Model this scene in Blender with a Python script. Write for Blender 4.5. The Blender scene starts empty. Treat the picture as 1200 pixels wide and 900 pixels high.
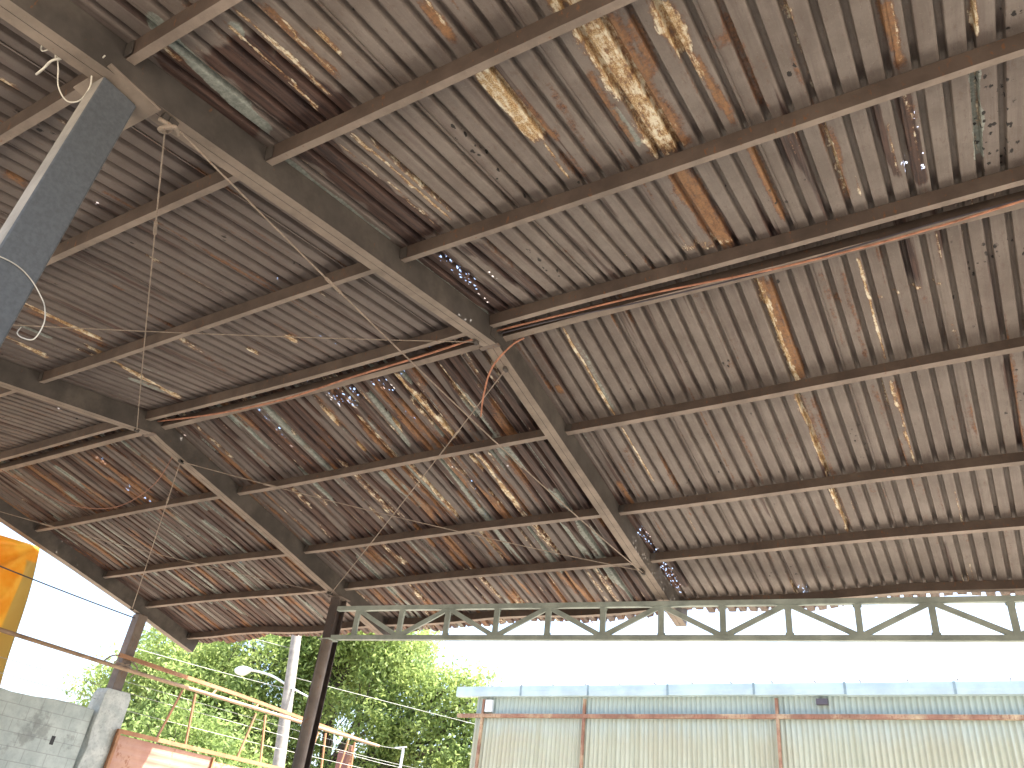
import bpy, bmesh, math, random
import numpy as np
from mathutils import Vector, Matrix
random.seed(7); rng = np.random.default_rng(7)
R_ = math.radians
S = bpy.context.scene; COL = S.collection

# ------------------------------------------------------------------ camera
EYE = 1.6
def cam_axes(yaw, pitch, roll):
    cy, sy = math.cos(yaw), math.sin(yaw); cp, sp = math.cos(pitch), math.sin(pitch)
    f = Vector((sy*cp, cy*cp, sp)); r = Vector((cy, -sy, 0)); u = r.cross(f)
    cr, sr = math.cos(roll), math.sin(roll)
    return r*cr+u*sr, -r*sr+u*cr, f
cd = bpy.data.cameras.new('camera'); cam = bpy.data.objects.new('camera', cd); COL.objects.link(cam)
rr, uu, ff = cam_axes(-.593, .5688, .1288)
cam.matrix_world = Matrix(((rr.x, uu.x, -ff.x, 0), (rr.y, uu.y, -ff.y, 0), (rr.z, uu.z, -ff.z, EYE), (0, 0, 0, 1)))
cd.sensor_width = 36; cd.lens = 36*924.7/1200; cd.clip_start = .05; cd.clip_end = 3000
S.camera = cam

# ------------------------------------------------------------------ sky, sun, exposure
SUN = Vector((.50, .26, 1.0)).normalized()
elev = math.asin(SUN.z); azim = math.atan2(SUN.x, SUN.y)
W = bpy.data.worlds.new('World'); S.world = W; W.use_nodes = True
wn = W.node_tree; bg = wn.nodes['Background']
sky = wn.nodes.new('ShaderNodeTexSky'); sky.sky_type = 'NISHITA'; sky.sun_disc = False
sky.sun_elevation = elev; sky.sun_rotation = azim; sky.dust_density = 4.0; sky.air_density = 1.0; sky.ozone_density = 1.0
wn.links.new(sky.outputs[0], bg.inputs[0]); bg.inputs[1].default_value = .15
sl = bpy.data.lights.new('sun', 'SUN'); sl.energy = 4.5; sl.angle = R_(.53); sl.color = (1, .95, .87)
so = bpy.data.objects.new('sun', sl); COL.objects.link(so)
so.rotation_euler = (-SUN).to_track_quat('-Z', 'Y').to_euler()
S.view_settings.view_transform = 'Standard'; S.view_settings.look = 'None'
S.view_settings.gamma = 1; S.view_settings.exposure = 2.25
S.render.resolution_x = 1024; S.render.resolution_y = 768
S.render.engine = 'CYCLES'
try:
    S.cycles.transparent_max_bounces = 24; S.cycles.diffuse_bounces = 5; S.cycles.max_bounces = 8
except Exception: pass

# ------------------------------------------------------------------ helpers
def tag(o, label=None, cat=None, group=None, kind=None):
    if label: o['label'] = label
    if cat: o['category'] = cat
    if group: o['group'] = group
    if kind: o['kind'] = kind
    return o
def empty(name, loc=(0, 0, 0), *a, **k):
    o = bpy.data.objects.new(name, None); COL.objects.link(o); o.location = loc; o.empty_display_size = .3
    return tag(o, *a, **k)
class MB:
    def __init__(s): s.v = []; s.f = []
    def add(s, vs, fs):
        n = len(s.v); s.v += [tuple(p) for p in vs]; s.f += [tuple(i+n for i in f) for f in fs]; return s
    def box(s, x0, x1, y0, y1, z0, z1):
        return s.add([(x, y, z) for z in (z0, z1) for y in (y0, y1) for x in (x0, x1)],
                     [(0, 2, 3, 1), (4, 5, 7, 6), (0, 1, 5, 4), (2, 6, 7, 3), (0, 4, 6, 2), (1, 3, 7, 5)])
    def sweep(s, path, prof, up=(0, 0, 1), closed=True, ups=None):
        """prof: points (a, b) with a along side, b along up; swept along path"""
        path = [Vector(p) for p in path]; n = len(prof); up = Vector(up); base = len(s.v); vs = []
        for i, p in enumerate(path):
            t = (path[min(i+1, len(path)-1)] - path[max(i-1, 0)]).normalized()
            sd = t.cross(Vector(ups[i]) if ups else up).normalized(); u2 = sd.cross(t).normalized()
            vs += [p+sd*a+u2*b for a, b in prof]
        fs = []
        for i in range(len(path)-1):
            for j in range(n if closed else n-1):
                k = (j+1) % n
                fs.append((i*n+j, (i+1)*n+j, (i+1)*n+k, i*n+k))
        if closed:
            fs.append(tuple(range(n))); fs.append(tuple((len(path)-1)*n+j for j in reversed(range(n))))
        return s.add(vs, fs)
    def bar(s, a, b, w, h, up=(0, 0, 1)):
        return s.sweep([a, b], [(-w/2, -h/2), (w/2, -h/2), (w/2, h/2), (-w/2, h/2)], up)
    def tube(s, path, r, n=8, r1=None):
        path = [Vector(p) for p in path]; m = len(path); vs = []; ref = None
        for i, p in enumerate(path):
            t = (path[min(i+1, m-1)] - path[max(i-1, 0)]).normalized()
            if ref is None: ref = Vector((0, 0, 1)) if abs(t.z) < .9 else Vector((1, 0, 0))
            a = t.cross(ref).normalized(); b = a.cross(t).normalized(); ref = b
            q = r if r1 is None else r+(r1-r)*i/(m-1)
            vs += [p+(a*math.cos(k*2*math.pi/n)+b*math.sin(k*2*math.pi/n))*q for k in range(n)]
        fs = [(i*n+k, i*n+(k+1) % n, (i+1)*n+(k+1) % n, (i+1)*n+k) for i in range(m-1) for k in range(n)]
        fs.append(tuple(reversed(range(n)))); fs.append(tuple((m-1)*n+k for k in range(n)))
        return s.add(vs, fs)
    def build(s, name, mat=None, parent=None, smooth=False, bevel=0):
        me = bpy.data.meshes.new(name); me.from_pydata(s.v, [], s.f); me.update()
        o = bpy.data.objects.new(name, me); COL.objects.link(o)
        if mat: me.materials.append(mat)
        bm = bmesh.new(); bm.from_mesh(me); bmesh.ops.recalc_face_normals(bm, faces=bm.faces); bm.to_mesh(me); bm.free()
        if smooth: me.polygons.foreach_set('use_smooth', [True]*len(me.polygons))
        if parent:
            o.parent = parent; o.matrix_parent_inverse = Matrix.Translation(-Vector(parent.location))
        if bevel:
            b = o.modifiers.new('bevel', 'BEVEL'); b.width = bevel; b.segments = 2; b.limit_method = 'ANGLE'
        return o
def sag(a, b, drop, n=14, jit=0):
    a, b = Vector(a), Vector(b); out = []
    for i in range(n+1):
        t = i/n; p = a.lerp(b, t); p.z -= drop*4*t*(1-t)
        if jit and 0 < i < n: p += Vector((random.uniform(-jit, jit), random.uniform(-jit, jit), random.uniform(-jit, jit)))
        out.append(p)
    return out

# ------------------------------------------------------------------ node helpers
class NT:
    def __init__(s, name):
        s.m = bpy.data.materials.new(name); s.m.use_nodes = True; s.t = s.m.node_tree; s.n = s.t.nodes
        s.b = s.n['Principled BSDF']; s.out = s.n['Material Output']
    def lk(s, a, b): s.t.links.new(a, b)
    def node(s, ty, **k):
        x = s.n.new(ty)
        for a, v in k.items(): setattr(x, a, v)
        return x
    def setin(s, sock, v):
        if hasattr(v, 'is_linked') or isinstance(v, bpy.types.NodeSocket): s.lk(v, sock)
        else: sock.default_value = v
    def obj(s): return s.node('ShaderNodeTexCoord').outputs['Object']
    def scale(s, v, sc):
        x = s.node('ShaderNodeVectorMath', operation='MULTIPLY'); s.setin(x.inputs[0], v); x.inputs[1].default_value = sc; return x.outputs[0]
    def noise(s, v, sc=1, det=4, rough=.6, dist=0):
        x = s.node('ShaderNodeTexNoise'); s.lk(v, x.inputs['Vector']); x.inputs['Scale'].default_value = sc
        x.inputs['Detail'].default_value = det; x.inputs['Roughness'].default_value = rough; x.inputs['Distortion'].default_value = dist
        return x.outputs['Fac']
    def ma(s, op, a, b=0., c=0.):
        x = s.node('ShaderNodeMath', operation=op)
        for i, v in enumerate((a, b, c)): s.setin(x.inputs[i], v)
        return x.outputs[0]
    def ramp(s, f, lo, hi, a=0., b=1., smooth=True):
        x = s.node('ShaderNodeMapRange'); x.interpolation_type = 'SMOOTHSTEP' if smooth else 'LINEAR'
        s.setin(x.inputs[0], f)
        for i, v in enumerate((lo, hi, a, b)): x.inputs[i+1].default_value = v
        return x.outputs[0]
    def mix(s, f, a, b, mode='MIX'):
        x = s.node('ShaderNodeMix', data_type='RGBA', blend_type=mode)
        s.setin(x.inputs[0], f)
        for sock, v in ((x.inputs[6], a), (x.inputs[7], b)):
            if isinstance(v, tuple): v = (*v[:3], 1)
            s.setin(sock, v)
        return x.outputs[2]
    def attr(s, name):
        return s.node('ShaderNodeAttribute', attribute_name=name).outputs['Fac']
    def bump(s, h, st=.3, d=.01):
        x = s.node('ShaderNodeBump'); s.lk(h, x.inputs['Height']); x.inputs['Strength'].default_value = st; x.inputs['Distance'].default_value = d
        s.lk(x.outputs[0], s.b.inputs['Normal']); return x
    def fin(s, color, rough=.7, metal=0, spec=None):
        s.setin(s.b.inputs['Base Color'], (*color, 1) if isinstance(color, tuple) and len(color) == 3 else color)
        s.setin(s.b.inputs['Roughness'], rough); s.b.inputs['Metallic'].default_value = metal
        if spec is not None: s.b.inputs['Specular IOR Level'].default_value = spec
        return s.m

def steel(name, base, rust=(.20, .085, .035), amt=.35, dust=(.40, .33, .26), dustamt=.3, rough=.65, sc=1.0, metal=0.):
    t = NT(name); o = t.obj()
    n1 = t.noise(o, 3*sc, 6, .65); n2 = t.noise(o, 22*sc, 6, .7); n3 = t.noise(t.scale(o, (9, 9, 1.2)), 3*sc, 5, .6)
    c = t.mix(t.ramp(n1, .3, .7), tuple(x*.78 for x in base), tuple(min(1, x*1.22) for x in base))
    c = t.mix(t.ma('MULTIPLY', t.ramp(t.noise(o, 1.3*sc, 5, .7), .45, .7), dustamt), c, dust)
    r = t.ramp(t.ma('ADD', t.ma('MULTIPLY', n2, .5), t.ma('MULTIPLY', n3, .6)), .72-amt*.35, .80-amt*.25)
    c = t.mix(t.ma('MULTIPLY', r, .85), c, rust)
    c = t.mix(t.ma('MULTIPLY', t.ramp(t.noise(o, 60*sc, 3, .6), .62, .75), .25), c, tuple(min(1, x*1.8) for x in base))
    t.bump(n2, .25, .004)
    return t.fin(c, rough, metal, .3)
M = {}
M['purlin'] = steel('shaded_purlin_steel', (.095, .070, .056), amt=.30, dust=(.18, .14, .11), dustamt=.35)
M['purlin_lip'] = steel('lit_purlin_flange', (.27, .22, .18), amt=.22, dust=(.33, .28, .22), dustamt=.35)  # purlin underside lightened: light from below painted into the colour
M['rafter'] = steel('shaded_rafter_steel', (.075, .066, .058), amt=.16, dust=(.20, .17, .14), dustamt=.4)  # side shade of the rafter web painted into a darker base
M['rafter_flange'] = steel('lit_rafter_flange', (.25, .205, .165), amt=.14, dust=(.36, .31, .25), dustamt=.4)  # rafter underside lightened: bounce light painted into the colour
M['column_blue'] = None
M['column_face'] = steel('lit_column_face', (.28, .26, .23), amt=.08, dust=(.5, .47, .42), dustamt=.4)  # daylight on the outer column face painted as a paler colour
M['column_dark'] = steel('dark_column_paint', (.075, .06, .055), amt=.25, dustamt=.25)
M['column_grey'] = steel('grey_column_paint', (.16, .13, .11), amt=.35, dustamt=.2)
M['truss'] = steel('green_grey_primer', (.34, .385, .34), rust=(.3, .24, .16), amt=.0, dust=(.42, .46, .40), dustamt=.3, rough=.55)
M['rod'] = steel('rod_steel', (.30, .25, .20), amt=.4, dustamt=.4, sc=4)
M['rail_cream'] = steel('cream_rail_paint', (.36, .25, .165), rust=(.25, .11, .05), amt=.2, dust=(.42, .31, .21), dustamt=.4)
M['rail_orange'] = steel('orange_primer', (.33, .165, .085), rust=(.20, .08, .035), amt=.3, dust=(.40, .26, .16), dustamt=.4)
M['rust_bar'] = steel('rusty_bar', (.25, .13, .085), rust=(.17, .065, .035), amt=.45, dust=(.55, .45, .28), dustamt=.7)
def plain(name, col, rough=.6, var=.15, sc=8):
    t = NT(name); o = t.obj(); n = t.noise(o, sc, 5, .6)
    return t.fin(t.mix(t.ramp(n, .3, .7), tuple(x*(1-var) for x in col), tuple(min(1, x*(1+var)) for x in col)), rough)
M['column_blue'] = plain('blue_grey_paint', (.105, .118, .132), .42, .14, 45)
M['dusty_cable'] = plain('dusty_orange_cable', (.30, .15, .10), .7, .3, 12)
M['orange_cable'] = plain('orange_cable_sheath', (.44, .20, .12), .6, .3, 12)
M['white_wire'] = plain('pale_wire_sheath', (.62, .60, .52), .5)
M['black_wire'] = plain('dark_wire', (.07, .06, .07), .5)
M['wire_pale'] = plain('pale_barbed_wire', (.42, .42, .38), .5)
M['pole'] = plain('weathered_pole_concrete', (.27, .25, .215), .85, .25, 5)
M['lamp_white'] = plain('lamp_head_shell', (.62, .66, .66), .4, .06)
M['nest'] = plain('dry_bird_nest_grass', (.24, .17, .11), .9, .4, 40)
# ------------------------------------------------------------------ shed frame of reference
T = math.tan(.2111); SL = math.atan(T); YR = 5.426; HZ = 4.9+EYE
PD = .12                                   # purlin depth
FR = [-14.69, -9.46, -3.98, 1.51, 7.0]     # rafter frames
ROWS_N = [1.60, 3.13, 4.23, 5.35]; ROWS_F = [1.62, 3.19, 4.28, 5.46]
X0, X1 = -14.86, 7.2; DE = 5.85
def zoff(x, d):
    a = max(0, min(1, (-2.5-x)/3.0)); a = a*a*(3-2*a)
    return -.065*a*max(0, 1-abs(d)/2.6) + .012*math.sin(x*1.1+d*.7) - .02*max(0, abs(d)-4.2)*(1+math.sin(x*2.1))
def P(x, s, d, h=0.0):
    """point on slope s (-1 near, +1 far), d from the ridge line, h above the purlin soffits"""
    return Vector((x, YR+s*d+s*h*math.sin(SL), HZ-d*T+h*math.cos(SL)+zoff(x, d)))
def NUP(s): return Vector((0, s*math.sin(SL), math.cos(SL)))

# ------------------------------------------------------------------ ground
def ground_mat(name, a, b):
    t = NT(name); o = t.obj()
    n = t.noise(o, .35, 6, .6); n2 = t.noise(o, 6, 6, .7)
    c = t.mix(t.ramp(n, .3, .7), a, b)
    c = t.mix(t.ma('MULTIPLY', t.ramp(n2, .5, .75), .4), c, (.24, .20, .16))
    t.bump(n2, .3, .01)
    return t.fin(c, .9)
g = MB().add([(-400, -300, 0), (400, -300, 0), (400, 600, 0), (-400, 600, 0)], [(0, 1, 2, 3)]).build('ground', ground_mat('dusty_ground', (.26, .22, .17), (.36, .31, .25)))
tag(g, kind='structure')
g = MB().add([(-14.5, 11.6, .004), (14, 11.6, .004), (14, 18.9, .004), (-14.5, 18.9, .004)], [(0, 1, 2, 3)]).build('bounce_yard', ground_mat('bounce_slab_concrete', (.46, .42, .36), (.56, .52, .46)))
tag(g, kind='structure')  # unseen pale slab added to bounce light in under the far eave
g = MB().add([(-14.5, -1.2, .004), (10, -1.2, .004), (10, 11.59, .004), (-14.5, 11.59, .004)], [(0, 1, 2, 3)]).build('floor', ground_mat('light_cutting_floor', (.13, .115, .10), (.18, .16, .14)))
tag(g, kind='structure')  # unseen slab, added dark to cut the light coming from below

# ------------------------------------------------------------------ the open shed
shed = empty('open_shed', (-4, YR, 0), 'long open shed with rusty corrugated gable roof on dark steel rafters and purlins', 'shed')
STREAKS = [
 (-3.86,3.64,-3.79,4.49,0.1,'h',1.0),(-3.92,4.3,-3.75,4.71,0.14,'h',1.0),(-3.85,4.69,-3.8,5.32,0.09,'h',0.9),(-5.73,0.22,-5.71,0.55,0.12,'h',1.0),
 (-6.54,0.23,-6.52,0.54,0.12,'h',1.0),(-11.33,0.29,-11.39,0.61,0.1,'h',1.0),(-2.2,5.26,-2.08,5.47,0.12,'h',1.0),(-3.61,-1.42,-3.77,-0.63,0.06,'h',0.8),
 (-7.72,0.19,-7.77,0.77,0.05,'h',0.8),(-3.9,-3.09,-3.93,-1.72,0.07,'g',0.8),(-3.93,-1.52,-3.92,-0.16,0.06,'g',0.8),(-3.79,-3.07,-3.81,-1.77,0.02,'y',0.5),
 (-3.54,-4.38,-3.87,-3.23,0.1,'g',1.0),(-3.45,-4.0,-3.29,-3.08,0.42,'d',0.9),(-3.72,-4.16,-3.95,-3.25,0.2,'d',0.9),(-3.24,-4.14,-3.32,-3.2,0.02,'y',0.9),
 (-3.14,-4.18,-3.13,-3.27,0.03,'y',0.8),(-2.99,-4.12,-2.99,-3.37,0.07,'r',0.8),(-2.94,-3.97,-3.0,-3.38,0.02,'y',0.8),(-2.83,-3.83,-2.85,-3.48,0.04,'y',0.8),
 (-3.24,-4.08,-3.25,-3.93,0.06,'g',0.8),(-3.75,-4.18,-3.73,-3.95,0.05,'y',0.7),(-3.57,-4.05,-3.57,-3.97,0.05,'y',0.5),(-2.17,-3.66,-2.18,-3.22,0.09,'r',0.9),
 (-2.13,-3.64,-2.16,-3.37,0.03,'y',0.8),(-1.54,-3.3,-1.32,-3.08,0.2,'y',0.9),(-3.63,-3.07,-3.58,-1.64,0.34,'d',0.9),(-3.28,-3.05,-3.26,-1.72,0.025,'y',0.9),
 (-3.41,-2.99,-3.41,-1.7,0.02,'y',0.7),(-3.22,-2.89,-3.2,-1.75,0.02,'y',0.6),(-3.81,-1.77,-3.87,-1.32,0.2,'d',0.6),(-2.17,-3.05,-2.15,-2.2,0.13,'y',1.0),
 (-2.12,-2.87,-2.16,-2.28,0.07,'g',0.9),(-2.09,-2.77,-2.08,-2.12,0.1,'r',0.8),(-2.12,-2.25,-2.22,-1.68,0.02,'y',0.9),(-2.1,-2.08,-2.07,-1.66,0.1,'r',0.7),
 (-1.8,-2.77,-1.99,-1.67,0.05,'r',0.6),(-1.43,-3.09,-1.4,-1.59,0.2,'y',0.8),(-1.34,-3.04,-1.4,-1.59,0.25,'r',0.9),(-1.58,-2.34,-1.56,-1.77,0.06,'g',0.7),
 (-1.56,-2.71,-1.62,-1.8,0.06,'r',0.8),(-1.19,-2.96,-1.2,-2.38,0.06,'r',0.8),(-1.01,-2.99,-0.99,-2.39,0.13,'y',0.8),(-0.98,-2.98,-0.97,-2.61,0.04,'g',0.9),
 (-0.99,-2.55,-0.87,-1.67,0.06,'r',0.9),(-0.97,-2.61,-0.96,-2.12,0.03,'y',0.7),(-0.7,-2.81,-0.69,-1.68,0.05,'r',0.7),(-0.84,-2.54,-0.72,-2.39,0.15,'r',0.7),
 (-0.4,-2.64,-0.35,-2.33,0.04,'y',0.7),(-0.4,-2.5,-0.35,-1.63,0.012,'y',0.5),(0.1,-2.35,0.17,-1.65,0.08,'r',0.9),(0.15,-2.33,0.17,-1.68,0.02,'y',0.6),
 (0.58,-2.08,0.58,-1.68,0.03,'y',0.9),(-3.76,-1.59,-3.77,-0.16,0.3,'d',1.0),(-3.4,-1.46,-3.21,-0.17,0.2,'d',0.6),(-3.66,-1.54,-3.8,-0.34,0.04,'h',0.6),
 (-3.38,-1.21,-3.53,-0.39,0.05,'h',0.4),(-3.27,-1.39,-3.17,-0.75,0.05,'r',0.5),(-2.25,-1.51,-2.25,-0.36,0.025,'y',0.9),(-1.46,-1.61,-1.39,-0.15,0.16,'r',0.9),
 (-1.75,-0.44,-1.35,-0.24,0.3,'y',0.6),(-1.44,-1.48,-1.44,-0.91,0.06,'r',0.6),(-0.9,-1.55,-0.86,-0.3,0.05,'r',0.9),(-0.38,-1.41,-0.38,-0.27,0.03,'y',0.9),
 (-0.36,-1.4,-0.38,-0.27,0.06,'r',0.8),(-0.08,-1.47,0.04,-0.45,0.06,'d',0.7),(0.11,-1.59,0.18,-0.28,0.09,'d',0.8),(-0.01,-1.24,0.04,-0.51,0.012,'y',0.7),
 (0.15,-1.48,0.18,-0.55,0.012,'y',0.6),(0.19,-0.77,0.19,-0.36,0.03,'h',0.8),(0.06,-0.73,0.05,-0.44,0.03,'h',0.7),(0.19,-1.27,0.19,-0.77,0.01,'h',0.6),
 (0.56,-1.5,0.55,-0.39,0.05,'g',1.0),(0.56,-1.5,0.55,-0.39,0.03,'y',0.6),(0.64,-1.45,0.64,-0.17,0.25,'b',1.0),(0.78,-1.96,0.82,-1.66,0.15,'b',0.6),
 (-2.62,-2.79,-2.61,-1.91,0.12,'b',0.6),(-2.62,-2.38,-2.54,-1.62,0.1,'b',0.6),(-2.98,-1.14,-2.93,-0.43,0.1,'b',0.6),(-0.46,-2.08,-0.44,-1.94,0.05,'b',0.9),
 (-3.3,0.18,-3.29,1.66,0.03,'y',1.0),(-3.24,0.2,-3.26,1.59,0.06,'g',0.5),(-1.32,0.18,-1.27,1.66,0.07,'y',0.9),(-1.29,0.19,-1.24,1.64,0.12,'r',0.9),
 (-1.18,0.23,-1.21,1.61,0.04,'r',0.9),(-0.74,0.23,-0.76,1.32,0.06,'r',0.5),(-0.58,0.33,-0.6,1.54,0.05,'r',0.6),(-0.7,0.64,-0.68,0.78,0.06,'r',0.8),
 (-0.42,0.24,-0.44,1.59,0.02,'y',1.0),(-0.38,0.77,-0.32,0.79,0.07,'y',0.7),(-0.24,0.77,-0.17,0.79,0.07,'y',0.8),(-0.08,0.77,0.01,0.8,0.09,'y',1.0),
 (0.08,0.76,0.16,0.79,0.07,'y',0.7),(-3.73,0.95,-3.73,1.12,0.05,'r',1.0),(-3.35,0.19,-3.49,0.64,0.03,'r',0.3),(-3.29,1.73,-3.31,2.83,0.025,'y',0.9),
 (-3.39,2.09,-3.42,2.56,0.08,'r',0.6),(-1.35,1.7,-1.3,3.22,0.05,'y',0.9),(-1.3,1.71,-1.27,3.22,0.08,'r',0.6),(-1.2,1.83,-1.19,2.61,0.04,'r',0.7),
 (-0.62,1.78,-0.57,2.63,0.05,'r',0.6),(-0.45,1.8,-0.43,3.15,0.03,'y',0.8),(-0.45,1.8,-0.41,2.4,0.06,'r',0.8),(-2.39,1.89,-2.34,2.96,0.05,'r',0.3),
 (0.55,1.82,0.54,3.16,0.1,'d',0.5),(0.55,0.53,0.61,1.57,0.1,'d',0.3),(-1.37,3.33,-1.32,4.31,0.05,'y',0.8),(-1.33,3.34,-1.29,4.27,0.06,'r',0.6),
 (-3.76,2.65,-3.69,3.37,0.06,'r',0.9),(-3.86,3.34,-3.9,5.17,0.22,'d',1.0),(-3.98,3.54,-3.89,4.41,0.06,'h',0.8),(-3.76,3.58,-3.82,4.63,0.05,'h',0.4),
 (-3.94,4.62,-3.94,5.35,0.06,'h',0.6),(-3.64,4.15,-3.78,5.19,0.12,'d',0.6),(-2.24,5.22,-1.99,5.52,0.1,'h',0.5),(-3.45,4.28,-3.38,4.43,0.04,'y',0.7),
 (-6.0,-2.72,-6.0,-1.81,0.035,'y',0.8),(-7.81,-2.8,-7.95,-1.76,0.07,'y',0.9),(-7.88,-2.68,-8.07,-1.62,0.14,'r',0.7),(-8.61,-2.55,-9.01,-1.75,0.08,'y',0.7),
 (-8.34,-2.51,-8.36,-2.04,0.05,'g',0.7),(-5.9,-3.98,-5.89,-3.73,0.08,'r',0.8),(-4.87,-4.52,-4.89,-4.35,0.06,'y',0.7),(-6.73,-2.52,-6.74,-2.33,0.05,'r',0.7),
 (-7.93,-1.92,-8.82,-0.22,0.07,'y',0.8),(-8.03,-1.85,-8.82,-0.22,0.16,'r',0.5),(-8.58,-1.07,-8.56,-0.42,0.1,'g',0.6),(-9.52,-1.45,-9.65,-0.33,0.1,'g',0.5),
 (-8.23,-1.31,-8.03,-0.76,0.06,'g',0.5),(-6.98,-1.62,-7.29,-1.04,0.08,'y',0.6),(-6.82,-1.64,-7.58,-0.5,0.12,'r',0.5),(-6.64,-0.93,-6.65,-0.68,0.06,'y',0.7),
 (-6.03,-0.95,-6.08,-0.69,0.06,'y',0.9),(-5.92,-1.24,-6.02,-0.18,0.05,'r',0.6),(-10.83,-1.37,-10.78,-0.59,0.06,'r',0.6),(-10.3,-0.88,-10.41,-0.57,0.04,'y',0.8),
 (-7.6,0.06,-7.94,1.36,0.05,'h',0.4),(-7.18,0.18,-7.04,1.56,0.15,'d',0.5),(-7.85,0.32,-7.76,1.49,0.05,'r',0.7),(-7.47,0.42,-7.64,0.88,0.03,'y',0.7),
 (-6.77,0.13,-6.8,1.44,0.03,'y',1.0),(-6.72,0.15,-6.8,1.44,0.08,'r',0.7),(-6.81,0.43,-6.84,0.91,0.04,'y',0.8),(-6.33,0.11,-6.57,1.32,0.12,'d',0.9),
 (-6.41,0.2,-6.34,0.64,0.07,'h',0.6),(-6.21,0.21,-6.17,0.6,0.05,'h',0.5),(-6.22,0.14,-6.38,1.45,0.08,'r',0.6),(-6.45,0.69,-6.45,0.88,0.07,'y',0.8),
 (-5.99,0.35,-6.14,1.51,0.08,'g',0.6),(-5.74,0.2,-5.97,1.46,0.08,'r',0.7),(-5.54,0.19,-5.35,1.53,0.05,'y',0.9),(-5.95,0.43,-6.08,1.27,0.02,'y',0.9),
 (-5.28,0.26,-5.29,1.54,0.07,'r',0.6),(-5.47,0.5,-5.57,1.48,0.05,'g',0.7),(-5.1,0.18,-5.08,1.51,0.12,'d',0.6),(-5.91,0.25,-5.78,0.44,0.05,'h',0.6),
 (-5.49,0.2,-5.36,0.38,0.06,'h',0.4),(-4.62,0.45,-4.66,1.01,0.04,'h',0.3),(-4.91,0.16,-4.84,1.11,0.03,'y',0.7),(-4.48,0.49,-4.32,0.81,0.05,'y',0.5),
 (-4.45,0.64,-4.4,1.6,0.07,'g',0.4),(-6.9,1.78,-6.64,2.8,0.16,'g',0.9),(-5.71,1.69,-5.93,2.94,0.05,'r',0.8),(-6.41,1.71,-6.24,2.98,0.03,'y',0.8),
 (-5.29,1.76,-5.29,3.02,0.05,'y',0.9),(-5.24,1.77,-5.19,3.08,0.1,'r',0.7),(-5.43,1.76,-5.35,2.3,0.04,'y',0.8),(-4.73,1.76,-4.68,2.99,0.1,'d',0.6),
 (-4.27,1.79,-4.17,3.09,0.02,'y',0.4),(-6.37,2.27,-6.3,3.07,0.05,'y',0.7),(-7.83,1.76,-7.74,2.91,0.1,'g',0.3),(-7.29,1.88,-7.24,2.89,0.1,'d',0.6),
 (-7.13,2.96,-7.14,3.68,0.05,'r',0.9),(-6.19,3.25,-6.13,4.18,0.05,'y',0.7),(-6.12,3.27,-6.06,4.19,0.06,'r',0.8),(-5.4,3.24,-5.22,4.21,0.06,'g',0.5),
 (-5.28,3.26,-5.29,4.09,0.02,'y',0.7),(-6.96,3.16,-6.99,3.93,0.1,'r',0.6),(-6.28,4.43,-6.19,5.12,0.05,'r',0.9),(-5.38,4.4,-5.26,5.19,0.05,'r',1.0),
 (-7.94,4.65,-7.94,5.45,0.1,'r',0.4),(-10.57,0.13,-10.52,2.05,0.06,'g',0.9),(-10.42,0.16,-10.66,1.15,0.15,'r',0.5),(-10.62,0.84,-10.58,1.16,0.04,'y',0.8),
 (-12.44,0.32,-12.31,1.83,0.09,'g',0.8),(-13.65,0.16,-13.46,1.61,0.1,'g',0.5),(-13.4,1.75,-13.51,3.58,0.09,'g',0.7),(-12.01,1.76,-11.72,3.55,0.07,'g',0.6),
 (-10.94,2.16,-10.69,3.36,0.08,'g',0.8),(-11.51,2.1,-11.16,3.42,0.1,'r',0.5),(-11.38,0.36,-11.74,1.35,0.04,'h',0.5),(-11.49,0.96,-11.51,2.1,0.03,'h',0.5),
 (-13.72,0.71,-13.66,1.2,0.03,'h',0.4),(-12.68,2.13,-12.68,2.33,0.04,'h',0.7),(-10.66,1.8,-10.38,3.03,0.04,'h',0.3),(-13.6,2.49,-13.75,3.02,0.03,'h',0.3),
 (-13.12,3.12,-13.03,4.61,0.07,'g',0.6),(-13.89,3.15,-13.76,4.37,0.05,'r',0.7),(-13.32,3.96,-13.54,5.37,0.06,'g',0.5),(-12.09,3.69,-11.12,4.53,0.05,'g',0.5),
 (-11.47,4.2,-11.45,5.4,0.1,'r',0.6),(-9.25,0.22,-9.61,2.01,0.02,'h',0.5),(-9.05,0.36,-9.56,1.39,0.02,'h',0.3),(-9.63,2.22,-10.03,3.09,0.02,'h',0.6),
 (-13.84,4.2,-13.54,5.37,0.1,'r',0.6),(-13.93,1.39,-14.02,2.42,0.08,'g',0.6),(-14.66,2.32,-14.48,3.2,0.03,'r',0.7),
]

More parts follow.
